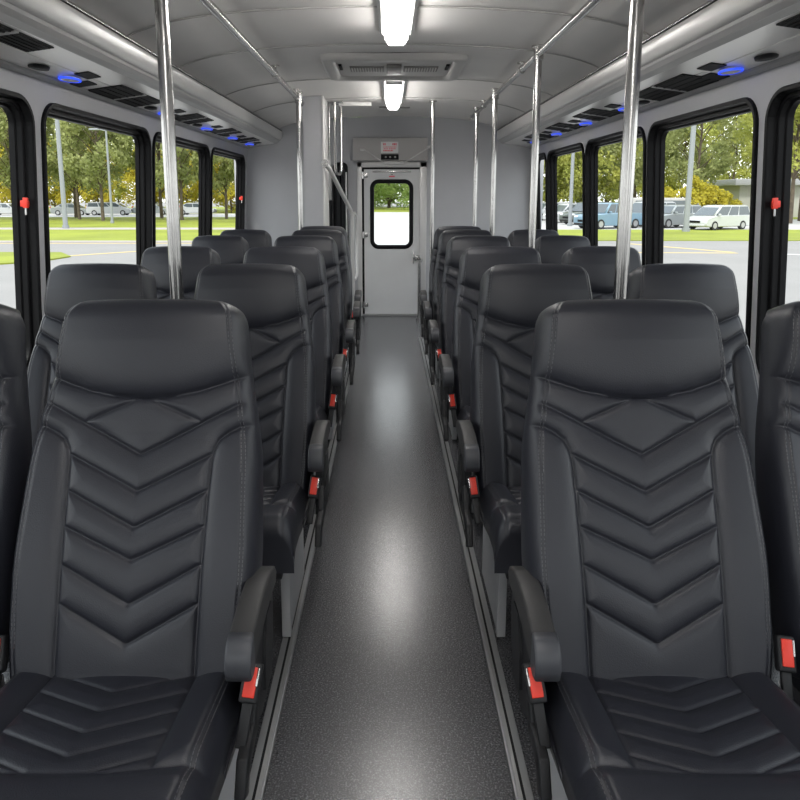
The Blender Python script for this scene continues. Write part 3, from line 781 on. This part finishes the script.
# cars ------------------------------------------------------------
def car(x, y, rz, L, Wd, Ht, style, paint, label, name='car', z=.03):
    t = tag(empty(name, (x, y, GZ+z), rz), label, 'car', 'cars parked outside')
    h = L/2
    # side profile (front = -x): lower body then roof line
    if style == 'van':
        bl = [(-h, .35), (-h+.02, .62), (-h+.12, .80), (-h+.75, .98), (-h+1.0, 1.02), (h-.04, 1.05), (h, .85), (h, .38)]
        gh = [(-h+.80, .99), (-h+1.75, Ht-.06), (-h+2.2, Ht), (h-.6, Ht), (h-.22, Ht-.08), (h-.03, 1.04)]
    elif style == 'suv':
        bl = [(-h, .40), (-h+.02, .80), (-h+.12, .95), (-h+1.1, 1.05), (-h+1.25, 1.08), (h-.04, 1.10), (h, .9), (h, .42)]
        gh = [(-h+1.15, 1.06), (-h+1.85, Ht-.05), (-h+2.2, Ht), (h-.5, Ht), (h-.25, Ht-.06), (h-.03, 1.09)]
    elif style == 'pickup':
        bl = [(-h, .45), (-h+.02, .85), (-h+.12, 1.02), (-h+1.2, 1.12), (-h+1.4, 1.14), (h-.04, 1.14), (h, 1.0), (h, .5)]
        gh = [(-h+1.3, 1.12), (-h+1.95, Ht-.04), (-h+2.2, Ht), (-h+3.3, Ht), (-h+3.5, Ht-.06), (-h+3.7, 1.13)]
    else:
        bl = [(-h, .35), (-h+.02, .62), (-h+.15, .74), (-h+1.1, .88), (-h+1.3, .92), (h-.3, .98), (h-.02, .92), (h, .4)]
        gh = [(-h+1.15, .90), (-h+1.95, Ht-.05), (-h+2.3, Ht), (-h+3.2, Ht), (-h+3.5, Ht-.06), (h-.55, .98)]
    w = Wd/2
    bot = [(h-.1, .24), (h-.55, .22), (-h+.45, .22), (-h+.08, .26)]
    poly = bl+bot
    cx = 0; cz = .7
    def sc(k, yy): return [(p[0]*(1-k*.03), yy, cz+(p[1]-cz)*(1-k*.12)) for p in poly]
    b = MB(); b.rings([sc(1., -w), sc(.3, -w+.03), sc(0, -w+.09), sc(0, w-.09), sc(.3, w-.03), sc(1., w)], caps=(True, True)); b.build('body', paint, t)
    def sg(inset, yy, dz=0): 
        return [(p[0]+(inset if i < 2 else (-inset if i > 3 else 0)), yy*(1.0 if i in (0, len(gh)-1) else .84), p[1]+dz) for i, p in enumerate(gh)]
    b = MB(); b.rings([sg(.05, -(w-.05)), sg(0, -(w-.10)), sg(0, w-.10), sg(.05, w-.05)], caps=(True, True)); b.build('cabin', paint, t)
    # side glass, windscreen, rear glass: thin slabs on the cabin
    rf = Ht-.10; bz = gh[0][1]+.06
    xa, xr = gh[0][0], gh[-1][0]
    sl = lambda zz, p, q: p[0]+(q[0]-p[0])*(zz-p[1])/(q[1]-p[1])
    for s in (-1, 1):
        def P(xx, zz, o=.012):
            k = (zz-gh[0][1])/(Ht-gh[0][1]); yy = (w-.05)*(1-.16*min(1, k*1.05))
            return (xx, s*(yy+o), zz)
        x0b, x0t = sl(bz, gh[0], gh[1])+.16, sl(rf, gh[0], gh[1])+.14
        x1b, x1t = sl(bz, gh[-1], gh[-2])-.14, sl(rf, gh[-1], gh[-2])-.10
        cuts = [0, .40, .44, .98] if style in ('pickup', 'sedan') else [0, .33, .36, .64, .67, 1.]
        for k in range(0, len(cuts)-1, 2):
            f0, f1 = cuts[k], cuts[k+1]
            q = [(x0b+(x1b-x0b)*f0, bz), (x0b+(x1b-x0b)*f1, bz), (x0t+(x1t-x0t)*f1, rf), (x0t+(x1t-x0t)*f0, rf)]
            g = MB(); g.rings([[P(a, c, -.05) for a, c in q], [P(a, c, .014) for a, c in q]], caps=(True, True)); g.build('side_window', M['carglass'], t, smooth=False)
        mr = MB(); mr.box((xa+.45, s*(w+.08), gh[0][1]+.10), (.12, .20, .14), .04); mr.build('wing_mirror', paint, t)
        hl = MB(); hl.box((-h+.13, s*(w-.25), bl[1][1]+.05), (.22, .36, .17), .05); hl.build('headlight', M['headlamp'], t)
        tl = MB(); tl.box((h-.05, s*(w-.12), .95), (.12, .18, .3), .04); tl.build('tail_light', M['tail'], t)
    q = [(gh[0][0]+.06, gh[0][1]+.05), (gh[1][0]-.03, gh[1][1]-.05)]
    nx, nz = -(q[1][1]-q[0][1]), q[1][0]-q[0][0]; nl = math.hypot(nx, nz); nx, nz = nx/nl*.02, nz/nl*.02
    g = MB(); g.rings([[(q[0][0]+nx*k, -(w-.14), q[0][1]+nz*k), (q[0][0]+nx*k, w-.14, q[0][1]+nz*k), (q[1][0]+nx*k, (w-.14)*.84, q[1][1]+nz*k), (q[1][0]+nx*k, -(w-.14)*.84, q[1][1]+nz*k)] for k in (-1.2, 1.)], caps=(True, True))
    g.build('windscreen', M['carglass'], t, smooth=False)
    g = MB(); g.box((-h-.005, 0, .60), (.05, .9, .16), .02); g.build('grille', M['black'], t)
    g = MB(); g.box((-h+.03, 0, .36), (.10, Wd*.86, .16), .03); g.build('bumper', M['plastic'] if style != 'van' else paint, t)
    wr = .36 if style in ('suv', 'pickup') else .32
    for wx in (-h+.92, h-.98):
        for s in (-1, 1):
            wl = MB(); wl.cyl((wx, s*(w-.09), wr), wr, .22, 'y', 24); wo = wl.build('wheel', M['tyre'], t)
            hb = MB(); hb.cyl((wx, s*(w+.022), wr), wr*.62, .016, 'y', 20); hb.build('hub', M['hub'], wo)
    return t
P_white = mat('car_paint_white', (.47, .48, .49), .25, coat=.6)
P_silver = mat('car_paint_silver', (.29, .31, .315), .3, metal=.3, coat=.6)
P_blue = mat('car_paint_blue', (.17, .27, .36), .3, metal=.2, coat=.6)
P_dark = mat('car_paint_dark', (.08, .095, .085), .3, coat=.6)
P_red = mat('car_paint_red', (.42, .06, .04), .3, coat=.6)
A = math.radians
car(24.0, 51.6, A(28), 4.95, 1.95, 1.75, 'van', P_white, 'white minivan parked facing left beyond the right lawn, largest of the parked cars', 'minivan')
car(21.9, 54.6, A(28), 4.9, 1.9, 1.72, 'suv', P_silver, 'silver car parked just left of the white minivan, partly behind the light pole')
car(21.0, 57.5, A(28), 5.0, 1.95, 1.95, 'van', P_white, 'white van mostly hidden behind the tail of the blue pickup truck', 'minivan')
car(16.6, 53.3, A(28), 5.4, 1.95, 1.90, 'pickup', P_blue, 'blue pickup truck parked across the right lawn, behind the thick right grab pole', 'pickup_truck')
car(17.1, 60.9, A(28), 4.8, 1.9, 1.88, 'suv', P_dark, 'dark green sport utility car parked left of the blue pickup')
car(16.6, 65.2, A(28), 4.8, 1.85, 1.72, 'van', P_white, 'white car with red lamps parked behind the thin light pole')
car(15.7, 70.6, A(28), 4.7, 1.85, 1.75, 'suv', P_white, 'white car farthest left in the right-hand parked row')
car(-34.6, 88, A(185), 5.3, 1.9, 1.6, 'van', P_white, 'white van parked far off behind the tall left light pole', 'minivan', )
car(-39.3, 88, A(180), 4.8, 1.9, 1.45, 'sedan', P_silver, 'pale car parked left of the far white van')
car(-29.6, 89, A(180), 4.7, 1.9, 1.45, 'sedan', P_silver, 'pale car parked far off below the shorter light pole')
car(-47.5, 88, A(180), 4.8, 1.9, 1.5, 'sedan', P_white, 'white car parked far off at the left edge of the photo')
car(-24.5, 90, A(180), 4.8, 1.9, 1.5, 'sedan', P_white, 'white car far off seen through the third left window')
# coach parked behind the cars
t = tag(empty('passenger_van', (25.5, 66, GZ+.05), A(5)), 'pale passenger van with a dark window band parked behind the silver car', 'van')
MB().b2(-3.4, 1.9, -1.2, 1.2, .35, 2.2, .12).build('body', M['stone'], t)
MB().b2(-3.2, 1.7, -1.23, -1.19, 1.1, 1.95, .02).build('side_window', M['carglass'], t)
for wx in (-2.4, .9): MB().cyl((wx, -1.1, .45), .45, .3, 'y', 20).build('wheel', M['tyre'], t)

# buildings
t = tag(empty('building', (46, 84, GZ+.05), A(-8)), 'low grey building with a flat roof behind the white minivan', 'building')
MB().b2(-6, 20, -5, 5, 0, 3.5, .02).build('wall', M['stone'], t)
MB().b2(-6.8, 20.8, -5.9, 5.8, 3.5, 4.2, .05).build('roof', M['roof'], t)
for k in range(4):
    f = MB().b2(1+5.2*k, 3.4+5.2*k, -5.06, -4.96, .4, 2.2, .02).build('window', M['carglass'], t)
t = tag(empty('house', (-7.0, 150, GZ+.05), 0), 'small white house far off in the rear door window', 'house')
MB().b2(-4, 2.5, -3, 3, 0, 4.0).build('wall', M['whitepaint'], t)
b = MB(); b.prism([(-4.4, 4.0), (2.9, 4.0), (-.75, 6.2)], -3.4, 3.4, 'y'); b.build('roof', M['roof'], t)

# trees ------------------------------------------------------------
def tree_meshes(seed, h, spread, low, nblob, nleaf, leaf, lm, tr):
    r = random.Random(seed)
    tk = MB(); tk.tube([(0, 0, 0), (r.uniform(-.1, .1), 0, h*.2), (r.uniform(-.25, .25), r.uniform(-.2, .2), h*.45), (r.uniform(-.4, .4), 0, h*.8)], [tr, tr*.8, tr*.55, tr*.15], 9)
    blobs = []
    for k in range(nblob):
        f = (k+.5)/nblob; z = h*(low+(1-low)*f)
        wd = spread*math.sin(PI*min(1, .18+.82*(f**.8)))**.7 if f < .9 else spread*.35
        a = k*2.4+r.uniform(-.5, .5); rr_ = wd*math.sqrt(r.uniform(.08, 1))
        c = Vector((rr_*math.cos(a), rr_*math.sin(a), z+r.uniform(-.4, .4))); blobs.append((c, spread*r.uniform(.24, .40)))
        base = Vector((0, 0, max(h*low*.7, z-rr_*.9)))
        tk.tube([base, (base*.5+c*.5)+Vector((0, 0, .2)), c], [tr*.32, tr*.2, tr*.06], 5)
    lv = MB()
    for i in range(nleaf):
        c, R_ = blobs[r.randrange(nblob)]
        d = Vector((r.gauss(0, 1), r.gauss(0, 1), r.gauss(0, .8))).normalized()*R_*(r.random()**.45)
        p = c+d; s = leaf*r.uniform(.6, 1.35)
        n = Vector((r.gauss(0, 1), r.gauss(0, 1), r.gauss(0, 1))).normalized(); u = n.orthogonal().normalized(); v = n.cross(u)
        o = len(lv.v)
        lv.v += [tuple(p+u*s), tuple(p+v*s*.6), tuple(p-u*s), tuple(p-v*s*.6)]; lv.f.append((o, o+1, o+2, o+3))
    return tk, lv, lm
def tree_proto(*a):
    tk, lv, lm = tree_meshes(*a)
    t = empty('tree'); tk.build('trunk', M['bark'], t); lv.build('foliage', lm, t, fix=False, smooth=False); return t
PT = {'green': tree_proto(1, 17, 3.6, .20, 40, 9500, .18, M['leafA'], .17),
      'olive': tree_proto(2, 15, 3.9, .12, 40, 10000, .19, M['leafC'], .17),
      'yellow': tree_proto(3, 9, 3.4, .10, 28, 8000, .17, M['leafB'], .13),
      'fresh': tree_proto(4, 15, 6.2, .08, 48, 14000, .22, M['leafD'], .3),
      'high': tree_proto(6, 15, 4.6, .36, 38, 10000, .18, M['leafC'], .2),
      'shrub': tree_proto(5, 3.2, 1.9, .06, 16, 2600, .13, M['leafB'], .05)}
used = set()
def plant(kind, x, y, label, s=1., rz=None, group=None):
    o = PT[kind] if kind not in used else copy_tree(PT[kind]); used.add(kind)
    o.location = (x, y, GZ+.05); o.rotation_euler = (0, 0, random.uniform(0, 6.28) if rz is None else rz); o.scale = (s, s, s)
    o.name = 'shrub' if kind == 'shrub' else 'tree'
    tag(o, label, 'shrub' if kind == 'shrub' else 'tree', group)
GL, GR, GB = 'trees across the lawn on the left', 'trees behind the parked cars on the right', 'trees at the end of the drive'
L_green = 'tall green tree on the far lawn outside the left windows'
L_yel = 'low yellow tree behind the far parked cars outside the left windows'
L_ol = 'olive green tree in the back row outside the left windows'
for x, y, s in ((-27.5, 68, 1), (-31.5, 72, .95), (-20.5, 70, 1.05), (-37, 70, 1), (-41.5, 74, 1.), (-17, 74, .95), (-24.4, 76, 1.1), (-46, 71, .9), (-13.8, 72, .95), (-34.5, 78, 1.1)):
    plant('green', x, y, L_green, s, group=GL)
for x, y, s in ((-47, 100, 1), (-40.5, 99, 1.05), (-34, 101, .95), (-28.5, 100, 1.1), (-22, 99, 1), (-17, 101, 1), (-53, 97, 1.1)):
    plant('yellow', x, y, L_yel, s*1.05, group=GL)
for x, y, s in ((-58, 112, 1.1), (-50, 114, 1.15), (-43, 113, 1.), (-36, 115, 1.2), (-29, 113, 1.05), (-23, 116, 1.15), (-17, 112, 1.1), (-64, 108, 1.), (-54, 70, .85)):
    plant('olive', x, y, L_ol, s, group=GL)
R_ol = 'olive green tree in the row behind the cars parked on the right'
for x, y, s in ((10.5, 76, .9), (16.2, 79, .95), (21.5, 77.5, 1.), (13, 84, 1.1), (20, 86, 1.15), (27, 88, 1.1), (34, 98, 1.1), (41, 100, 1.2), (50, 104, 1.2), (57, 100, 1.2)):
    plant('olive', x, y, R_ol, s, group=GR)
plant('green', 30.2, 70, 'green tree with a clear trunk standing behind the white minivan', 1.05, group=GR)
plant('green', 26.0, 76, 'taller green tree above the silver car, left of the white minivan', 1.1, group=GR)
plant('high', 35.2, 62, 'yellowing tree at the right edge of the window behind the white minivan', 1.0, group=GR)
plant('high', 39.5, 68, 'tree in front of the low grey building, seen through the rightmost window', .95, group=GR)
for x, y, s in ((28.6, 66, 1.2), (30.6, 66.5, .95), (32.0, 67.2, .75), (26.2, 69, 1.1)):
    plant('shrub', x, y, 'yellow shrub behind the white minivan', s, group='yellow shrubs behind the minivan')
for x, y, s in ((-6.5, 122, 1), (6.5, 118, 1.05), (0, 138, 1.15), (-12, 130, 1.1), (12, 132, 1.1), (-3.2, 152, 1.2)):
    plant('fresh', x, y, 'fresh green tree at the end of the drive, seen through the rear door window', s, group=GB)

# ------------------------------------------------------------------ sky, sun, camera
w = bpy.data.worlds.new('sky'); SC.world = w; w.use_nodes = True
nt = w.node_tree; bg = nt.nodes['Background']
tc = nt.nodes.new('ShaderNodeTexCoord'); sp = nt.nodes.new('ShaderNodeSeparateXYZ'); rp = nt.nodes.new('ShaderNodeValToRGB')
rp.color_ramp.elements[0].position = .0; rp.color_ramp.elements[0].color = (1, 1, 1, 1)
rp.color_ramp.elements[1].position = .8; rp.color_ramp.elements[1].color = (.84, .91, 1, 1)
nt.links.new(tc.outputs['Generated'], sp.inputs[0]); nt.links.new(sp.outputs['Z'], rp.inputs['Fac']); nt.links.new(rp.outputs['Color'], bg.inputs['Color'])
bg.inputs['Strength'].default_value = 2.5
sd = bpy.data.lights.new('sun', 'SUN'); sd.energy = 3.2; sd.angle = math.radians(8); sd.color = (1, .95, .86)
so = bpy.data.objects.new('sun', sd); COL.objects.link(so)
so.rotation_euler = Vector((.18, .62, -1.)).to_track_quat('-Z', 'Y').to_euler()

cam = bpy.data.cameras.new('camera'); co = bpy.data.objects.new('camera', cam); COL.objects.link(co)
cam.sensor_width = 36; cam.lens = 36*700/800; cam.clip_start = .02; cam.clip_end = 600
cam.shift_x = 11/800; cam.shift_y = -79/800
co.location = (0, 0, H); co.rotation_euler = (PI/2-math.atan(126/700), 0, 0)
SC.camera = co
SC.view_settings.view_transform = 'Standard'; SC.view_settings.look = 'None'
SC.view_settings.gamma = 1; SC.view_settings.exposure = 0
